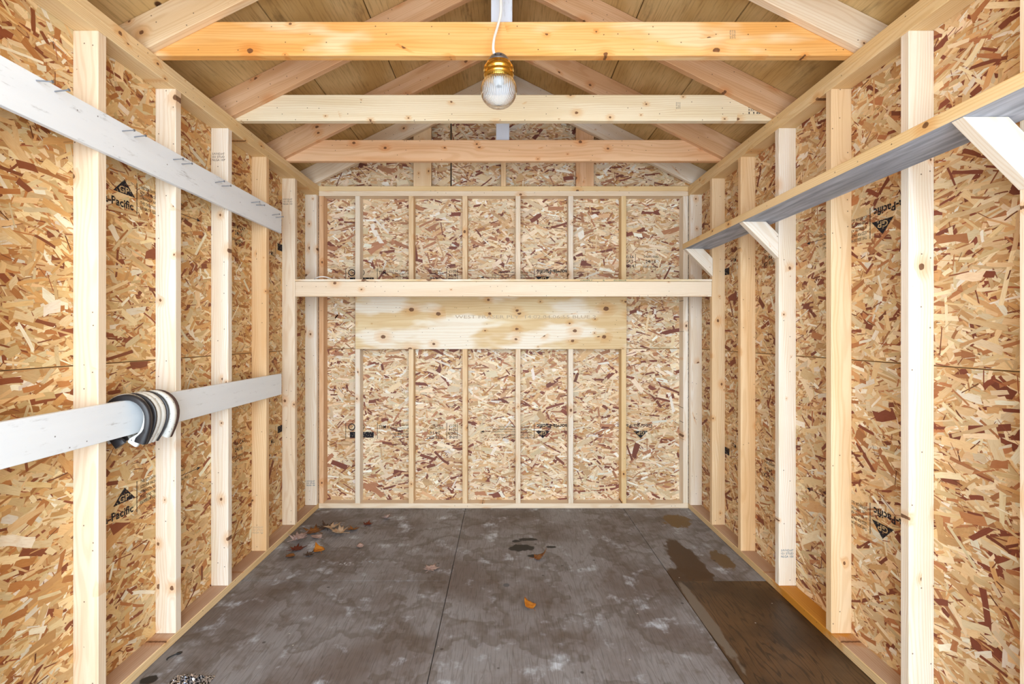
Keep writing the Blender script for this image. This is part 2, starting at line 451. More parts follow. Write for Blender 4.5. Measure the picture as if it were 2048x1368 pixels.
# ------------------------------------------------------------------ floor
def floor_panel(x0, x1, d0, d1, mat):
    V, F = bevelled(boxv((x0 + .06, d0 + .05, FLO - .7), (x1 - .06, d1 - .05, FLO)), BOXF, 0.05 * IN)
    A = np.array([tuple(v) for v in V]) / IN
    return mesh_obj('floor_panel', V, F, mat, floor, np.stack([A[:, 1], A[:, 0], A[:, 2] * 0], 1))
WET = lin(72, 50, 30)
fm_centre = floor_mat('floor_ply_grey', blobs=[
    (3.4, 125.5, 1.2, 0.9, 1.4, BLK), (6.0, 126.5, 2.6, 0.9, 1.3, BLK), (4.2, 121.5, 3.2, 2.0, 1.2, BLK), (7.4, 117.0, 1.8, 0.9, 1.2, BLK), (11.8, 122.0, 1.3, 0.7, 1.2, BLK),
    (0.6, 103.4, 0.7, 0.8, 0.2, lin(86, 86, 92))])
fm_left = floor_mat('floor_ply_grey_left', blobs=[(-53.5, 81.3, .5, .5, 0.9, BLK), (-54.0, 75.0, 1.3, 0.9, 1.3, BLK),
    (-36.0, 113.0, 1.6, 0.8, 1.6, lin(190, 196, 206)), (-31.0, 114.0, 2.2, 0.9, 1.6, lin(160, 172, 188))])
fm_right = floor_mat('floor_ply_grey_right', blobs=[(42.5, 113.0, 3.6, 14.0, 0.75, WET), (49.0, 139.0, 4.0, 5.0, 1.2, lin(110, 84, 44)), (51, 115, 2.4, 5.0, 1.3, lin(104, 82, 56)), (40.0, 107.5, 5.5, 3.4, 0.8, WET)])
fm_wet = floor_mat('floor_ply_damp', True, blobs=[(37.5, 92.0, 1.2, 14.0, 0.9, lin(110, 100, 90))])
floor_panel(-59.5, -11.5, 105.2, ZS, fm_left); floor_panel(-59.5, -11.5, Z0, 105.2, fm_left)
floor_panel(-11.5, 36.3, 60.0, ZS, fm_centre); floor_panel(-11.5, 36.3, Z0, 60.0, fm_centre)
floor_panel(36.3, 59.5, 105.2, ZS, fm_right); floor_panel(36.3, 59.5, Z0, 105.2, fm_wet)
board('floor_backing', (-61, Z0, FLO - 1.6), (61, ZS + .5, FLO - .75), 1, M['dark_backing'], floor, 0)  # added slab, blocks sky light coming up through floor joints

# ------------------------------------------------------------------ OSB
def lin3(*c): return lin(*c)[:3]
PALS = {
 'gold': [(lin3(226, 190, 136), .32), (lin3(236, 210, 164), .24), (lin3(212, 162, 102), .20), (lin3(186, 124, 70), .11), (lin3(144, 80, 48), .07), (lin3(244, 232, 208), .06)],
 'warm': [(lin3(226, 194, 148), .33), (lin3(236, 214, 178), .25), (lin3(212, 166, 114), .18), (lin3(182, 122, 80), .10), (lin3(132, 70, 50), .08), (lin3(244, 234, 216), .06)],
 'pale': [(lin3(230, 206, 170), .31), (lin3(240, 222, 194), .28), (lin3(216, 178, 136), .17), (lin3(182, 130, 98), .10), (lin3(132, 78, 64), .08), (lin3(246, 240, 228), .06)],
}
def strands(panel, org, U, V, Nn, w, h, pal, seed, dens=4.2, limit=None, thin=0.9):
    """pressed flakes of one panel: thousands of overlapping slivers, some coloured as shadow lines, in one mesh"""
    r = np.random.default_rng(seed)
    n = int(w * h * dens / 2.0)
    L = np.clip(r.lognormal(math.log(2.7), .45, n), .7, 6.5)
    Wd = np.clip(r.lognormal(math.log(.52), .55, n), .14, 1.8)
    Wd = np.minimum(Wd, L * .55)
    sl = r.random(n) < .24
    Wd[sl] = r.uniform(.06, .20, sl.sum()); L[sl] *= .6
    ang = r.normal(0, math.radians(27), n); big = r.random(n) < .16
    ang[big] = r.uniform(-1.57, 1.57, big.sum())
    cu = r.uniform(0, w, n); cv = r.uniform(0, h, n)
    if limit is not None:
        ok = limit(cu, cv); L, Wd, ang, cu, cv, sl = [a[ok] for a in (L, Wd, ang, cu, cv, sl)]; n = len(L)
    xs = np.array([-.5, -.2, .2, .5, .5, .2, -.2, -.5]); ys = np.array([-.5, -.5, -.5, -.5, .5, .5, .5, .5])
    X = xs[None] * L[:, None]; Y = ys[None] * Wd[:, None] * (1 + r.uniform(-.28, .2, (n, 8)))
    X += r.uniform(-.5, .5, (n, 1)) * Y * 1.0
    X += r.uniform(-.10, .10, (n, 8)) * np.minimum(L, 1.6)[:, None] * (np.abs(xs)[None] > .3)
    bend = r.normal(0, .012, n)[:, None]
    Yb = Y + bend * X * X
    ca, sa = np.cos(ang)[:, None], np.sin(ang)[:, None]
    u = np.clip(cu[:, None] + X * ca - Yb * sa, 0.04, w - .04)
    v = np.clip(cv[:, None] + X * sa + Yb * ca, 0.04, h - .04)
    lift = (np.arange(n) / n * .045 + .004)[:, None] + 0 * u
    O = np.array(org)[None, None]; 
    A = O + u[..., None] * np.array(U) + v[..., None] * np.array(V) + lift[..., None] * np.array(Nn)
    A[..., 2] += CAMH; A *= IN
    cols = np.array([c for c, _ in PALS[pal]]); pr = np.array([q for _, q in PALS[pal]]); pr /= pr.sum()
    idx = r.choice(len(cols), n, p=pr)
    col = cols[idx] * r.uniform(.78, 1.10, (n, 1)) * (1 + r.uniform(-.03, .03, (n, 3)))
    shadow_tint = np.array(lin3(104, 58, 36)); col[sl] = np.where(r.random((sl.sum(), 1)) < .45, shadow_tint * r.uniform(.9, 3.0, (sl.sum(), 1)), col[sl])  # dark slivers paint the shadow lines between flakes into the colour
    gc = np.stack([X + r.uniform(0, 300, (n, 1)), Y + r.uniform(0, 300, (n, 1)), 0 * X], -1)
    nv = n * 8
    me = bpy.data.meshes.new('wood_strands')
    at = WORLD[panel.name]
    co = A.reshape(-1, 3) - np.array(at)[None]
    me.vertices.add(nv); me.vertices.foreach_set('co', co.astype(np.float32).ravel())
    me.loops.add(nv); me.loops.foreach_set('vertex_index', np.arange(nv, dtype=np.int32))
    me.polygons.add(n); me.polygons.foreach_set('loop_start', np.arange(0, nv, 8, dtype=np.int32))
    me.polygons.foreach_set('loop_total', np.full(n, 8, dtype=np.int32))
    a = me.attributes.new('gc', 'FLOAT_VECTOR', 'POINT'); a.data.foreach_set('vector', gc.astype(np.float32).ravel())
    a = me.attributes.new('tint', 'FLOAT_COLOR', 'POINT')
    c4 = np.ones((n, 8, 4), np.float32); c4[..., :3] = np.clip(col, 0, .95)[:, None]
    a.data.foreach_set('color', c4.ravel())
    me.materials.append(M['strand']); me.update(calc_edges=True)
    o = link(bpy.data.objects.new('wood_strands', me), panel, at)
    tag(o, kind='stuff'); return o
seedn = [11]
def sheath_side(wall, s, d0, d1, h0, h1, pal):
    x0, x1 = (s * (XO + .44), s * XO)
    pn = board('osb_panel', (min(x0, x1), d0 + .04, h0 + .05), (max(x0, x1), d1 - .04, h1 - .05), 1, M['osb'], wall, 0)
    seedn[0] += 1
    strands(pn, (s * XO, d0 + .04, h0 + .06), (0, 1, 0), (0, 0, 1), (-s, 0, 0), d1 - d0 - .08, h1 - h0 - .12, pal, seedn[0])
    return pn
side_panels = {}
for wall, s, pal in ((wallL, -1, 'gold'), (wallR, 1, 'warm')):
    for (d0, d1) in ((52.75, ZS), (Z0, 52.75)):
        for (h0, h1) in ((FLO, SEAM), (SEAM, TOP)):
            side_panels[(s, d0, h0)] = sheath_side(wall, s, d0, d1, h0, h1, pal)
    board('backing_panel', (min(s * 60.0, s * 60.6), Z0, FLO - 1), (max(s * 60.0, s * 60.6), ZS + 1, TOP), 1, M['dark_backing'], wall, 0)  # added unseen backing, stops sky light leaking through sheathing joints
def sheath_back(x0, x1, h0, h1, pal='pale'):
    pn = board('osb_panel', (x0 + .04, ZS, h0 + .05), (x1 - .04, ZS + .44, h1 - .05), 0, M['osb'], wallB, 0)
    seedn[0] += 1
    strands(pn, (x0 + .04, ZS, h0 + .06), (1, 0, 0), (0, 0, 1), (0, -1, 0), x1 - x0 - .08, h1 - h0 - .12, pal, seedn[0], 4.0)
    return pn
bp_low = sheath_back(-60, 36.4, FLO, SEAM); sheath_back(36.4, 60, FLO, SEAM)
bp_up = sheath_back(-60, 36.4, SEAM, TOP - 2); bp_upr = sheath_back(36.4, 60, SEAM, TOP - 2)
# gable triangle in two pieces, split left of the ridge
def gable(xa, xb):
    h0 = TOP - 1.95
    poly = [(xa + .05, h0), (xb - .05, h0), (xb - .05, max(roofh(xb), h0 + .1))]
    if xa < 0 < xb: poly.append((0, roofh(0)))
    poly.append((xa + .05, max(roofh(xa), h0 + .1)))
    n = len(poly)
    V = [P(x, ZS, h) for x, h in poly] + [P(x, ZS + .44, h) for x, h in poly]
    F = [tuple(range(n)), tuple(range(n, 2 * n))[::-1]] + [(i, (i + 1) % n, n + (i + 1) % n, n + i) for i in range(n)]
    pn = mesh_obj('gable_panel', V, F, M['osb'], wallB)
    seedn[0] += 1
    strands(pn, (xa + .05, ZS, h0), (1, 0, 0), (0, 0, 1), (0, -1, 0), xb - xa - .1, RIDGE - h0, 'pale', seedn[0], 3.6,
            lambda u, v: v + h0 < RIDGE - .5 * np.abs(u + xa))
gable(-60, -16.4); gable(-16.1, 60)
board('backing_panel', (-61, ZS + .6, FLO - 1), (61, ZS + 1.1, RIDGE), 0, M['dark_backing'], wallB, 0)  # added unseen backing, keeps the bright sky out of the back joints

# ------------------------------------------------------------------ side wall framing
STZ = [20.0, 36.0, 52.0, 68.0, 84.1, 100.1, 116.2, 132.2, 147.55]
matL = ['cream', 'cream', 'cream', 'cream', 'white', 'white', 'orange', 'cream', 'white']
matR = ['cream', 'white', 'cream', 'white', 'tan', 'white', 'orange', 'tan', 'white']
studs = {}
for wall, s, mats in ((wallL, -1, matL), (wallR, 1, matR)):
    for z, mt in zip(STZ, mats):
        a, b = sorted((s * XO, s * XI))
        studs[(s, z)] = board('stud', (a, z, FLO + 1.5), (b, z + 1.5, TOP - 3.0), 2, mt, wall)
    a, b = sorted((s * XO, s * XI))
    V, F = bevelled(boxv((a, Z0, FLO), (b, ZS - .02, FLO + 1.5)), BOXF, .1 * IN)
    fm = [1 if (sum((V[i].z for i in f)) / len(f) / IN - CAMH) > FLO + 1.48 else 0 for f in F]
    mesh_obj('bottom_plate', V, F, None, wall, gcof(V, 1, ((Z0 + ZS) / 2, 2.0, 3.0)), fmat=fm,
             mats=[M['yellow'], M['plate_top']] if s < 0 else [M['sill_wet'], M['sill_wet_top']])
    board('top_plate', (a, Z0, TOP - 3.0), (b, ZS - .02, TOP - 1.5), 1, 'yellow', wall)
    board('top_plate', (a, Z0, TOP - 1.5), (b, ZS - .02, TOP), 1, 'yellow', wall)

# ------------------------------------------------------------------ back wall framing
bmat = ['white', 'tan', 'tan', 'cream', 'white', 'yellow']
bstuds = []
for x, mt in zip((-44.2, -28.0, -11.7, 4.4, 20.4, 36.45), bmat):
    bstuds.append(board('stud', (x - .75, ZB, FLO + 1.5), (x + .75, ZS, TOP - 3.0), 2, mt, wallB))
board('corner_stud', (-55.95, ZB + .02, FLO + 1.5), (-54.5, ZS, TOP - 3.0), 2, 'pink', wallB)
board('corner_stud', (54.4, ZB + .02, FLO + 1.5), (55.95, ZS, TOP - 3.0), 2, 'white', wallB)
board('bottom_plate', (-55.95, ZB, FLO), (55.95, ZS - .02, FLO + 1.5), 0, 'cream', wallB)
board('top_plate', (-55.95, ZB, TOP - 3.0), (55.95, ZS - .02, TOP - 1.5), 0, 'cream', wallB)
board('top_plate', (-55.95, ZB, TOP - 1.5), (55.95, ZS - .02, TOP), 0, 'yellow', wallB)
def gable_stud(x0, x1, mt):
    poly = [(x0, TOP), (x1, TOP), (x1, roofh(x1) - .1), (x0, roofh(x0) - .1)]
    V = [P(x, d, h) for d in (ZB + .05, ZB + 1.5) for x, h in poly]
    F = [(0, 1, 2, 3), (7, 6, 5, 4)] + [(i, (i + 1) % 4, 4 + (i + 1) % 4, 4 + i) for i in range(4)]
    V, F = bevelled(V, F, .08 * IN)
    mesh_obj('gable_stud', V, F, M[mt], wallB, gcof(V, 2))
gable_stud(-27.3, -21.9, 'tan'); gable_stud(22.0, 27.4, 'pink'); gable_stud(-0.75, 0.75, 'orange')

# ------------------------------------------------------------------ roof
def rafter(s, d0, mt):
    top = lambda x: roofh(x) - .03
    bot = lambda x: roofh(x) - 5.9
    poly = [(.8, top(.8)), (66, top(66)), (66, TOP + .05), (57.1, TOP + .05), (.8, bot(.8))]
    if s < 0: poly = [(-x, h) for x, h in poly]
    prism('rafter', poly, d0, d0 + 1.5, mt, ceil, .1, -s * SL)
def tie(d0, mt):
    poly = [(-59.3, TOP + .02), (59.3, TOP + .02), (59.3, 49.7), (57.6, 50.6), (-57.6, 50.6), (-59.3, 49.7)]
    return prism('tie_beam', poly, d0, d0 + 1.5, mt, ceil, .1, 0.0)
ties = []
for d0, mr, mt in ((30.0, 'cream', 'tan'), (54.0, 'tan', 'tan'), (78.0, 'tan', 'amber'), (102.2, 'pink', 'pale_tie'), (126.2, 'pink', 'pink_tie')):
    rafter(-1, d0, mr); rafter(1, d0, 'cream' if mr == 'tan' else mr)
    ties.append(tie(d0 + 1.5, mt))
rafter(-1, 147.5, 'cream'); rafter(1, 147.5, 'white')
board('ridge_board', (-.75, Z0, 72.0), (.75, ZS - .1, 78.9), 1, 'cream', ceil)
board('king_post', (-2.05, 81.02, TOP + .4), (1.45, 81.77, 76.5), 2, 'post_paint', ceil)
board('king_post', (-1.95, 129.22, TOP + .4), (1.55, 129.97, 76.5), 2, 'post_paint', ceil)
def roof_panel(s, xa, xb, d0, d1):
    """slab on the slope between horizontal distances xa..xb from the ridge"""
    V = []
    for d in (d0 + .05, d1 - .05):
        for x, up in ((xa + .12, 0), (xb - .12, 0), (xb - .12, .6), (xa + .12, .6)):
            V.append(P(s * x, d, roofh(x) + up))
    F = [(0, 1, 2, 3), (7, 6, 5, 4)] + [(i, (i + 1) % 4, 4 + (i + 1) % 4, 4 + i) for i in range(4)]
    A = np.array([tuple(v) for v in V]) / IN
    o = np.array([rng.uniform(0, 500), rng.uniform(0, 300), 0])
    mesh_obj('roof_panel', V, F, M['roof'], ceil, np.stack([A[:, 1], A[:, 0] * 1.12, A[:, 2] * 0], 1) + o)
for s in (-1, 1):
    for xa, xb in ((0.0, 27.6), (27.6, 43.0), (43.0, 67.0)):
        for d0, d1 in ((Z0, 79.0), (79.0, ZS + .6)):
            roof_panel(s, xa, xb, d0, d1)
    # shingle underlay closes the joints; soffit and fascia close the eaves
    V = []
    for d in (Z0, ZS + .6):
        for x, up in ((0, .7), (67, .7), (67, 1.1), (0, 1.1)): V.append(P(s * x, d, roofh(x) + up))
    mesh_obj('roof_underlay', V, [(0, 1, 2, 3), (7, 6, 5, 4)] + [(i, (i + 1) % 4, 4 + (i + 1) % 4, 4 + i) for i in range(4)], M['dark_backing'], ceil)
    a, b = sorted((s * 59.6, s * 67.0)); board('soffit_board', (a, Z0, TOP - 1.2), (b, ZS + .6, TOP - .6), 1, 'roof', ceil, 0)
    a, b = sorted((s * 66.3, s * 67.0)); board('fascia_board', (a, Z0, TOP - .6), (b, ZS + .6, 46.9), 1, 'roof', ceil, 0)

# ------------------------------------------------------------------ white painted boards on the left studs
def wall_board(h0, h1, label):
    t = empty('painted_board', P(-55.6, 80, h0), label, 'board', 'white painted boards on left wall')
    board('plank', (-55.98, 30.0, h0), (-55.22, 122.6, h1), 1, 'white_paint', t, .06)
    return t
ub = wall_board(25.3, 30.75, 'upper white painted board on left studs with nails sticking out')
lb = wall_board(-14.8, -9.6, 'lower white painted board on left studs carrying the horseshoes')
# nails along the upper board
def nail_mesh():
    V, F = [], []; seg = 8
    prof = [(0.085, 0), (0.085, 1.75), (0.19, 1.77), (0.19, 1.87), (0.0, 1.87)]
    for r_, l in prof:
        for k in range(seg):
            a = 2 * math.pi * k / seg
            V.append(((l) * IN, r_ * math.cos(a) * IN, r_ * math.sin(a) * IN))
    for i in range(len(prof) - 1):
        for k in range(seg):
            F.append((i * seg + k, i * seg + (k + 1) % seg, (i + 1) * seg + (k + 1) % seg, (i + 1) * seg + k))
    me = bpy.data.meshes.new('nail'); me.from_pydata(V, [], F); me.materials.append(M['steel']); return me
nm = nail_mesh()
for px, py in ((72, 161), (109, 183), (244, 262), (268, 274), (346, 319), (363, 328), (430, 365), (443, 372), (502, 405), (512, 410), (544, 430), (551, 435)):
    d = 985 * 55.25 / (1007 - px); h = (670 - py) * d / 985
    o = bpy.data.objects.new('nail', nm)
    link(o, ub, P(-55.25, d, h)); o.rotation_euler = (0, rng.uniform(-.12, .04), rng.uniform(-.12, .12))

# ------------------------------------------------------------------ horseshoes hung over the lower board
def horseshoe(d, tilt, yaw, mat, label, drop=0.0, lean=0.0, th=.36):
    path = []
    for t in np.linspace(0, 1, 9)[:-1]: path.append((-1.65 - 1.35 * math.sin(t * math.pi / 2), -7.1 + 4.0 * t))
    for a in np.linspace(math.pi, 0, 17): path.append((3.0 * math.cos(a), -3.1 + 3.1 * math.sin(a)))
    for t in np.linspace(1, 0, 9)[1:]: path.append((1.65 + 1.35 * math.sin(t * math.pi / 2), -7.1 + 4.0 * t))
    n = len(path); V, F = [], []
    for i, (a, b) in enumerate(path):
        a0, b0 = path[max(i - 1, 0)]; a1, b1 = path[min(i + 1, n - 1)]
        tx, ty = a1 - a0, b1 - b0; l = math.hypot(tx, ty); nx, ny = -ty / l, tx / l   # outward normal
        e = min(i, n - 1 - i)
        inn = .44 + (.66 if e <= 1 else .40 if e == 2 else .12 if e == 3 else 0)     # hooked calks at the tips
        out = .42
        sec = [(out, -th * .55), (out * .6, -th), (-inn * .75, -th), (-inn, -th * .6), (-inn, th * .6), (-inn * .75, th), (out * .6, th), (out, th * .55)]
        for o_, z in sec: V.append(Vector((a + nx * o_, z, b + ny * o_)))
    for i in range(n - 1):
        for k in range(8): F.append((i * 8 + k, i * 8 + (k + 1) % 8, (i + 1) * 8 + (k + 1) % 8, (i + 1) * 8 + k))
    F.append(tuple(range(8))[::-1]); F.append(tuple((n - 1) * 8 + k for k in range(8)))
    R = Matrix.Rotation(yaw, 3, 'Z') @ Matrix.Rotation(lean, 3, 'X') @ Matrix.Rotation(tilt, 3, 'Y')
    V = [R @ v for v in V]
    V = [P(v.x - 55.6, v.y + d, v.z - 9.6 + .46 - drop) for v in V]
    o = mesh_obj('horseshoe', V, F, M[mat], None)
    me = o.data; me.polygons.foreach_set('use_smooth', [True] * len(me.polygons))
    md = o.modifiers.new('edge', 'EDGE_SPLIT'); md.split_angle = math.radians(50)
    return tag(o, label, 'horseshoe', 'horseshoes hung over the lower white board')
HS = [('black_iron', -.14, .08, .42, 'black horseshoe nearest the camera on the white board'),
      ('chip_white', .11, .07, .40, 'white chipped horseshoe right behind the nearest black one'),
      ('black_iron', .0, .06, .26, 'thin black horseshoe between the first two white ones'),
      ('chip_white', .03, .05, .48, 'white horseshoe just past the second black one'),
      ('chip_white', .05, .05, .50, 'speckled white horseshoe pressed against another white one'),
      ('black_iron', .06, .05, .27, 'black horseshoe between speckled white and bright white ones'),
      ('chip_white', -.09, .05, .46, 'bright white horseshoe second from the far end'),
      ('rust_iron', -.05, .05, .34, 'rusty brown horseshoe at the far end of the row')]
hz = 71.7
for i, (mt, tl, yw, th, lb_) in enumerate(HS):
    horseshoe(hz + th, tl, yw, mt, lb_, th=th); hz += 2 * th + .17

# ------------------------------------------------------------------ braced shelf on the right wall
rs = empty('braced_shelf', P(52, 90, 12), 'long plank shelf on right studs, grey underside, diagonal braces', 'shelf')
lo, hi = (48.4, 34.0, 23.1), (55.95, 133.2, 24.6)
V, F = bevelled(boxv(lo, hi), BOXF, .08 * IN)
gcv = gcof(V, 1)
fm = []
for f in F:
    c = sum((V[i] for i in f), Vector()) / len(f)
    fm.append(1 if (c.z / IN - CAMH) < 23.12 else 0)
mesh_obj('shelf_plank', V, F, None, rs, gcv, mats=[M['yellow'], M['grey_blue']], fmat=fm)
for z in (52.0, 100.1, 131.6):
    poly = [(48.55, 23.08), (53.4, 23.08), (55.95, 20.5), (55.95, 15.65)]
    n = 4
    V = [P(x, z, h) for x, h in poly] + [P(x, z + 1.5, h) for x, h in poly]
    F = [tuple(range(n)), tuple(range(n, 2 * n))[::-1]] + [(i, (i + 1) % n, n + (i + 1) % n, n + i) for i in range(n)]
    V, F = bevelled(V, F, .08 * IN)
    A = np.array([tuple(v) for v in V]) / IN; A -= A.mean(0); q = math.sqrt(.5)
    gc = np.stack([(A[:, 0] - A[:, 2]) * q, (A[:, 0] + A[:, 2]) * q, A[:, 1]], 1) + np.array([rng.uniform(0, 900), rng.uniform(-4, 4), 3])
    mesh_obj('brace', V, F, M['white'], rs, gc)

# ------------------------------------------------------------------ shelf across the back
bs = empty('back_shelf', P(0, 140, 10.3), 'plywood shelf across the back behind a pale front beam', 'shelf')
board('front_beam', (-55.95, 132.2, 10.33), (55.95, 133.7, 14.35), 0, 'cream', bs, .1, off=(120, 3.0, 2.2))
board('shelf_panel', (-55.95, 132.1, 14.42), (55.95, ZB - .05, 14.95), 0, 'ply_panel', bs, .03)
# pale plywood sheet nailed over the back studs
ps = empty('plywood_sheet', P(-3.8, ZB, -4.2), 'pale knotty plywood sheet over back studs below the shelf beam', 'panel')
sheet = board('ply', (-44.7, ZB - .5, -4.25), (37.15, ZB - .01, 13.9), 0, 'ply_panel', ps, .03, off=(40, 1.5, 2.0))

# ------------------------------------------------------------------ printing
def text_geo(txt, bold=0.012):
    cu = bpy.data.curves.new('t', 'FONT'); cu.body = txt; cu.size = 1.0; cu.resolution_u = 2; cu.offset = bold
    ob = bpy.data.objects.new('t', cu); C.objects.link(ob)
    dg = bpy.context.evaluated_depsgraph_get(); e = ob.evaluated_get(dg); me = e.to_mesh()
    v = np.array([(a.co.x, a.co.y) for a in me.vertices]); f = [tuple(p.vertices) for p in me.polygons]
    e.to_mesh_clear(); bpy.data.objects.remove(ob); bpy.data.curves.remove(cu)
    return v, f
class Print:
    """flat printing collected in (u, v) inches, then laid on a surface"""
    def __init__(s): s.v = []; s.f = []; s.mi = []
    def poly(s, pts, m_=0):
        n = len(s.v); s.v += [tuple(p) for p in pts]; s.f.append(tuple(range(n, n + len(pts)))); s.mi.append(m_)
    def rect(s, a, b, c, d, m_=0): s.poly([(a, b), (c, b), (c, d), (a, d)], m_)
    def text(s, txt, u0, v0, h, width=None, m_=0, bold=0.012):
        v, f = text_geo(txt, bold)
        if not len(v): return
        lo, hi = v.min(0), v.max(0)
        sy = h / .72; sx = sy if width is None else width / max(hi[0] - lo[0], 1e-6)
        n = len(s.v)
        s.v += [(u0 + (a - lo[0]) * sx, v0 + b * sy) for a, b in v]
        s.f += [tuple(n + i for i in q) for q in f]; s.mi += [m_] * len(f)
    def ring(s, cu, cv, r0, r1, k=28):
        for i in range(k):
            a, b = 2 * math.pi * i / k, 2 * math.pi * (i + 1) / k
            s.poly([(cu + r0 * math.cos(a), cv + r0 * math.sin(a)), (cu + r1 * math.cos(a), cv + r1 * math.sin(a)),
                    (cu + r1 * math.cos(b), cv + r1 * math.sin(b)), (cu + r0 * math.cos(b), cv + r0 * math.sin(b))])
    def lay(s, name, fn, parent, mats, lift=None):
        V = [fn(u, v, .004 if m else 0) for (u, v), m in zip(s.v, s.vm())]
        return tag(mesh_obj(name, V, s.f, None, parent, mats=mats, fmat=s.mi), kind='stuff')
    def vm(s):
        k = [0] * len(s.v)
        for f, m_ in zip(s.f, s.mi):
            if m_:
                for i in f: k[i] = 1
        return k
def mill_stamp():
    s = Print()
    s.text('Georgia-Pacific', 0.2, 0, 1.25, 10.9, 0, .03)
    a = 7.0; s.poly([(a, 2.1), (a + 4.5, 2.1), (a + 2.25, 4.4)])
    s.text('GP', a + 1.15, 2.3, 1.0, 2.1, 1)
    s.rect(11.8, -.4, 11.95, 4.6)
    for i, t in enumerate(('THIS SIDE DOWN', 'SIZED FOR SPACING', 'STRENGTH AXIS', 'THIS DIRECTION', 'EXTERIOR GLUE')):
        s.text(t, 12.6, 4.0 - i * .85, .5, 4.0)
    s.text('SPACE 1/8 INCH ALL', 17.4, 3.9, .45, 6.4); s.text('PANEL EDGES AND ENDS', 17.4, 3.1, .45, 6.4)
    s.rect(17.0, 2.3, 27.5, 2.4); s.poly([(27.5, 2.0), (28.6, 2.35), (27.5, 2.7)])
    s.text('UNLESS OTHERWISE NOTED', 17.4, 1.4, .45, 7.4); s.text('BY MANUFACTURER', 17.4, .6, .45, 5.6)
    s.rect(35.6, -.4, 35.75, 4.6)
    for i, t in enumerate(('3017', '2014', '22:05:06', 'LINE')): s.text(t, 36.0, .1 + i * 1.2, .85, 2.3 if len(t) < 5 else 2.6)
    s.rect(38.9, -.4, 39.05, 4.6)
    s.text('7/16 CAT', 40.2, 3.7, .95, 5.2); s.text('24/16', 41.0, 2.3, .95, 3.2); s.text('SHEATHING', 40.0, .9, .6, 4.4); s.text('RATED', 41.0, .1, .6, 2.6)
    for i, t in enumerate(('EXPOSURE 1  PS 2-10', 'CSA 0325 CONSTRUCTION', '1R24/2F16/W24', 'HUD-UM-40C', 'EXTERIOR GRADE')): s.text(t, 49.0, .1 + i * .9, .5, 7.8 - (i % 3))
    s.rect(60.4, -.4, 60.55, 4.6); s.text('MILL', 57.9, .4, 1.1, 2.2)
    s.rect(61.6, 2.4, 69.0, 4.2); s.ring(68.4, .9, .8, 1.1); s.text('C', 68.1, .5, .7, .6); s.ring(65.4, .9, .8, 1.0)
    s.rect(70.2, -.4, 70.35, 4.6)
    return s
stamp = mill_stamp()
IM = [M['ink'], M['logo_gap']]
LF = .055
for (s, v0, sgn) in ((-1, -28.3, 1), (1, -27.6, -1)):
    pn = side_panels[(s, 52.75, FLO)]
    stamp.lay('ink_stamp', lambda u, v, e, s=s, v0=v0, g=sgn: P(s * (XO - LF - e), 68.0 + u, v0 + g * v), pn, IM)
for (s, v0, sgn) in ((-1, 20.0, 1), (1, 20.2, -1)):
    pn = side_panels[(s, 52.75, SEAM)]
    stamp.lay('ink_stamp', lambda u, v, e, s=s, v0=v0, g=sgn: P(s * (XO - LF - e), 68.0 + u, v0 + g * v), pn, IM)
stamp.lay('ink_stamp', lambda u, v, e: P(21.4 - u, ZS - LF - e, -27.6 - v), bp_low, IM)
stamp.lay('ink_stamp', lambda u, v, e: P(21.4 - u, ZS - LF - e, 20.2 - v), bp_up, IM)
s2 = Print(); s2.text('Georgia-Pacific', 0.2, 0, 1.15, 10.9); s2.poly([(1.6, 2.1), (6.1, 2.1), (3.85, 4.4)]); s2.text('GP', 2.75, 2.3, 1.0, 2.1, 1)
low_r = [o for o in wallB.children if o.name.startswith('osb_panel')][1]
s2.lay('ink_stamp', lambda u, v, e: P(46.3 - u, ZS - LF - e, -27.6 - v), low_r, IM)
s3 = Print(); s3.text('SHEATHING', 0, 1.6, .7, 4.5); s3.text('24/16', .6, 0, 1.0, 3.2); s3.text('EXPOSURE 1', -.2, -1.5, .55, 4.6)
s3.text('7/16', -5.6, 1.5, .9, 2.6); s3.text('CAT', -5.6, .1, .9, 2.4); s3.text('2014', -5.6, -1.3, .8, 2.6); s3.rect(-2.6, -1.6, -2.45, 2.8)
s3.lay('ink_stamp', lambda u, v, e: P(43.4 + u, ZS - LF - e, 22.3 + v), bp_upr, IM)
# plywood sheet print
s4 = Print(); s4.text('WEST FRASER PLY  14:02:04:06:55 BLUE 2', 0, 0, 1.0, 42.5, 0, 0.0)
s4.lay('ink_stamp', lambda u, v, e: P(-14.6 + u, ZB - .515, 5.0 + v), sheet, [M['ink_faint'], M['ink_faint']])
# print on the edge of the shelf board
s5 = Print(); s5.text('CANPLY', 0, 0, .34, 3.3); s5.text('2', 6.0, 0, .34, .5); s5.text('EXTERIOR', 9.0, 0, .34, 3.4)
shelfp = [o for o in bs.children if o.name.startswith('shelf_panel')][0]
s5.lay('ink_stamp', lambda u, v, e: P(20.6 + u, 132.08, 14.5 + v), shelfp, [M['ink_teal'], M['ink_teal']])
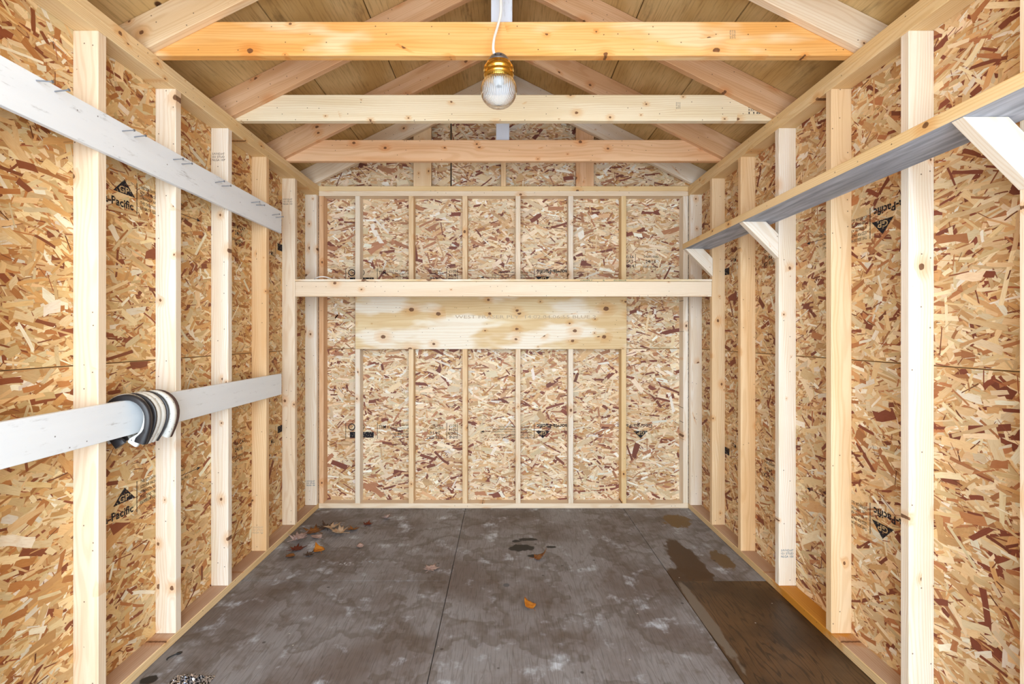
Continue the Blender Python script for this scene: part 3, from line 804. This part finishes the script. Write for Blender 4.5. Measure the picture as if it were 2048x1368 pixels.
# grade stamps on lumber
def grade(fn, parent, mat='ink_grey', lines=('S-P-F KD-HT', '151 STUD', 'NLGA 100')):
    s = Print()
    for i, t in enumerate(lines): s.text(t, 0, -i * .62, .45, 2.5)
    s.lay('grade_stamp', fn, parent, [M[mat], M[mat]])
def on_front(x, d, h, sc=1.0, rot=0):
    def fn(u, v, e):
        if rot: u, v = v, -u
        return P(x + u * sc, d - .012 - e, h + v * sc)
    return fn
grade(on_front(-59.2, 100.1, 36.6), studs[(-1, 100.1)])
grade(on_front(-59.2, 132.2, 36.2), studs[(-1, 132.2)])
grade(on_front(-59.2, 116.2, -45.6), studs[(-1, 116.2)], 'ink_faint')
grade(on_front(-59.0, 147.55, -44.0), studs[(-1, 147.55)], 'ink_blue')
grade(on_front(56.4, 100.1, -44.0), studs[(1, 100.1)], 'ink_blue')
grade(on_front(55.6 - 1.9, 79.5, 48.8), ties[2], 'ink', ('S-P-F', 'No 2', 'KD-HT', '118'))
grade(on_front(37.2, 79.5, 49.2, .55, 1), ties[2], 'ink_grey')
grade(on_front(51.6, 103.7, 48.4), ties[3], 'ink', ('S-P-F', 'No 2', 'KD-HT', '118'))
grade(on_front(37.0, 103.7, 49.0, .55, 1), ties[3], 'ink_grey')

# ------------------------------------------------------------------ hanging light
lx, ld = -0.75, 77.0
lamp = empty('pendant_light', P(lx, ld, 35.7), 'brass light fitting with ribbed glass globe hanging from the front tie beam', 'light')
lathe('canopy', [(0, 43.75), (.9, 43.7), (1.35, 43.35), (1.78, 42.7), (1.85, 42.3), (0, 42.2)], (lx, ld, 0), 'zinc', lamp)
lathe('brass_ring', [(1.6, 42.45), (1.95, 42.4), (2.02, 42.2), (2.02, 42.0), (2.2, 41.92), (2.38, 41.7), (2.40, 41.4), (2.38, 41.2), (2.22, 41.05), (2.22, 40.95), (2.36, 40.8), (2.36, 40.5), (2.2, 40.25), (2.0, 40.1), (1.7, 40.05), (0, 40.3)], (lx, ld, 0), 'brass', lamp)
gl = [(1.70, 40.4), (1.76, 40.2)]
for k in range(1, 26):
    a = math.pi * (.21 + .79 * k / 25)
    gl.append((max(2.82 * math.sin(a), .02), 38.2 + 2.75 * math.cos(a)))
lathe('glass_globe', gl, (lx, ld, 0), 'glass', lamp, 288, 48, .010)
lathe('socket', [(0, 40.3), (.85, 40.3), (.85, 39.4), (.6, 39.2), (.6, 38.9), (.45, 38.85), (0, 39.1)], (lx, ld, 0), 'porcelain', lamp, 24)
lathe('socket_shade', [(.42, 38.84), (0, 38.82)], (lx, ld, 0), 'dark', lamp, 16)  # dark disc paints the shade inside the empty socket
for a in (-1.9, -1.35):
    lathe('hole_shade', [(.13, 0), (.13, .06), (0, .06)], (lx + 1.56 * math.cos(a), ld + 1.62 * math.sin(a), 42.98), 'dark', lamp, 10)  # dark discs stand in for the shade of screw holes
tube('cable', [(lx - .66, ld - .6, 43.5), (lx - .85, ld - .5, 44.6), (lx - .7, ld + .3, 46.6), (lx - .15, ld + 1.3, 49.2), (lx + .3, ld + 1.75, 51.5), (lx + .3, ld + 1.9, 54.5), (lx + .1, ld + 2.6, 60), (lx + .6, ld + 3.2, 72.2)], .21, 'cord', lamp, 10, 8, .6)

# small loop of white cable lying on the back shelf
cb = tube('cable_loop', [(-53.6, 147.0, 15.12), (-53.3, 143.0, 15.12), (-52.8, 138.0, 15.15), (-51.4, 134.3, 15.35), (-49.8, 133.4, 15.75), (-48.0, 133.6, 15.7), (-46.6, 135.5, 15.2), (-45.5, 141, 15.12)], .15, 'cord')
tag(cb, 'thin white cable looped on the left end of the back shelf', 'cable')

# ------------------------------------------------------------------ dead leaves and litter on the floor
def floor_at(px, py):
    d = 985 * 52.5 / (py - 670); return (px - 1007) * d / 985, d
def leaf(px, py, size, mat, label, seed, curl=.5, kind='maple', yaw=None, lift=0.0, squash=1.0):
    r = random.Random(seed)
    if kind == 'maple':
        rad = [1.0, .52, .66, .42, .92, .50, .62, .36, .80, .40, .34, .16, .34, .40, .80, .36, .62, .50, .92, .42, .66, .52]
    else:
        rad = [1.0, .78, .66, .62, .60, .60, .58, .54, .48, .40, .34, .30, .34, .40, .48, .54, .58, .60, .60, .62, .66, .78]
    n = len(rad); rings = 5
    a0 = r.uniform(0, 6.28) if yaw is None else yaw
    fx, fy = r.uniform(-1, 1), r.uniform(-1, 1)
    V = []; F = []
    def z(x, y, t):
        f = (x * fx + y * fy)
        return curl * (0.55 * f * f + .35 * t * t) + .10 * curl * math.sin(5 * x + seed) * math.cos(4 * y) + .02
    V.append((0, 0, z(0, 0, 0)))
    for k in range(1, rings + 1):
        t = k / rings
        for i, q in enumerate(rad):
            a = 2 * math.pi * i / n
            rr = t * (q * t + .45 * (1 - t)) * (1 + r.uniform(-.05, .05))
            x, y = rr * math.cos(a), rr * math.sin(a) * squash
            V.append((x, y, z(x, y, rr)))
    for i in range(n):
        F.append((0, 1 + i, 1 + (i + 1) % n))
        for k in range(rings - 1):
            b = 1 + k * n; c = b + n
            F.append((b + i, c + i, c + (i + 1) % n, b + (i + 1) % n))
    # stalk
    m_ = len(V); L = .7
    for k in range(5):
        t = k / 4
        for (dy, dz) in ((-.02, 0), (.02, 0), (0, .035)):
            V.append((-.12 - t * L, dy + .12 * t * t, z(-.12, 0, .1) * (1 - t) + dz + .01))
    for k in range(4):
        for j in range(3):
            b = m_ + k * 3; F.append((b + j, b + (j + 1) % 3, b + 3 + (j + 1) % 3, b + 3 + j))
    zmin = min(v[2] for v in V)
    X, D = floor_at(px, py); ca, sa = math.cos(a0), math.sin(a0)
    W = [P(X + size * (x * ca - y * sa), D + size * (x * sa + y * ca), FLO + .03 + lift + size * (zz - zmin)) for x, y, zz in V]
    o = mesh_obj('dead_leaf', W, F, M[mat], None, smooth=True)
    md = o.modifiers.new('thickness', 'SOLIDIFY'); md.thickness = .0006; md.offset = 1
    return tag(o, label, 'leaf', 'dead leaves on the shed floor')
LV = [(628, 1064, 3.0, 'leaf_brown', 'flat golden brown leaf at left edge of the leaf pile', .30, 'maple', 0.0),
      (652, 1056, 2.6, 'leaf_dark', 'dark blackish leaf at back of the leaf pile', .7, 'maple', 0.0),
      (664, 1060, 2.4, 'leaf_tan', 'grey tan curled leaf on top of the leaf pile', .9, 'maple', .5),
      (680, 1068, 2.8, 'leaf_tan', 'crumpled pale tan leaf at front of the leaf pile', 1.0, 'maple', 0.15),
      (706, 1060, 2.0, 'leaf_brown', 'brown leaf at right edge of the leaf pile', .6, 'maple', 0.0),
      (636, 1076, 1.8, 'leaf_pink', 'small greyish leaf in front of the leaf pile', .6, 'oval', 0.0),
      (596, 1084, 2.7, 'leaf_pink', 'spiky pinkish leaf curling up by the left sill', 1.5, 'maple', .6),
      (592, 1099, 2.2, 'leaf_red', 'dark red leaf lying under the spiky pinkish one', .35, 'maple', 0.0),
      (639, 1102, 1.9, 'leaf_orange', 'orange brown leaf in front of the leaf pile', .8, 'oval', 0.0),
      (617, 1110, 1.5, 'leaf_dark', 'small grey shrivelled leaf left of the orange brown one', .8, 'maple', 0.0),
      (579, 1112, 1.5, 'leaf_brown', 'small brown leaf nearest the left sill plate', .4, 'oval', 0.0),
      (735, 1050, 1.6, 'leaf_red', 'dark red brown leaf lying alone right of the pile', .6, 'maple', 0.0),
      (772, 1037, 1.5, 'leaf_pink', 'pale curled leaf closest to the back wall', 1.2, 'maple', 0.0),
      (720, 1094, 1.3, 'leaf_pink', 'small pale leaf alone below the dark red brown one', .5, 'oval', 0.0),
      (862, 1138, 2.0, 'leaf_pink', 'flat pinkish maple leaf left of the long floor joint', .35, 'maple', 0.0),
      (1062, 1214, 1.6, 'leaf_orange', 'bright orange leaf with stalk at the middle of the floor', .9, 'oval', 0.0),
      (1075, 1117, 1.9, 'leaf_brown', 'curled brown leaf beside the black stains', 1.4, 'oval', 0.0)]
for i, (px, py, sz, mt, lab, cu, kd, lf) in enumerate(LV):
    leaf(px, py, sz * 1.2, mt, lab, 40 + i * 7, cu, kd, yaw={15: 2.2, 16: 0.1}.get(i), lift=lf)
# crinkled foil scrap at the near left
r = np.random.default_rng(5)
X, D = floor_at(372, 1374); nx_, ny_ = 22, 16; V = []; F = []
for j in range(ny_):
    for i in range(nx_):
        u, v = i / (nx_ - 1) - .5, j / (ny_ - 1) - .5
        e = max(0, 1 - (2 * abs(u)) ** 2.2) * max(0, 1 - (2 * abs(v)) ** 2.2)
        V.append(P(X + u * 6.2 + r.normal(0, .10), D + v * 5.0 + r.normal(0, .10), FLO + .05 + e * (.55 + abs(r.normal(0, .42)))))
for j in range(ny_ - 1):
    for i in range(nx_ - 1):
        a = j * nx_ + i; F += [(a, a + 1, a + nx_ + 1), (a, a + nx_ + 1, a + nx_)]
fo = mesh_obj('foil_scrap', V, F, M['foil'], None)
md = fo.modifiers.new('thickness', 'SOLIDIFY'); md.thickness = .0006
tag(fo, 'glittering crumpled dark foil scrap by the near left sill', 'scrap')
# black bit of string with a blob
X, D = floor_at(350, 1312)
tg = tube('string_bit', [(X + .7, D + .3, FLO + .18), (X + .1, D + .35, FLO + .14), (X - .5, D - .2, FLO + .1), (X - .75, D - .8, FLO + .1), (X - .55, D - 1.1, FLO + .1)], .09, 'dark', None, 8, 6)
tag(tg, 'short bent black string on floor beside the left sill', 'string')
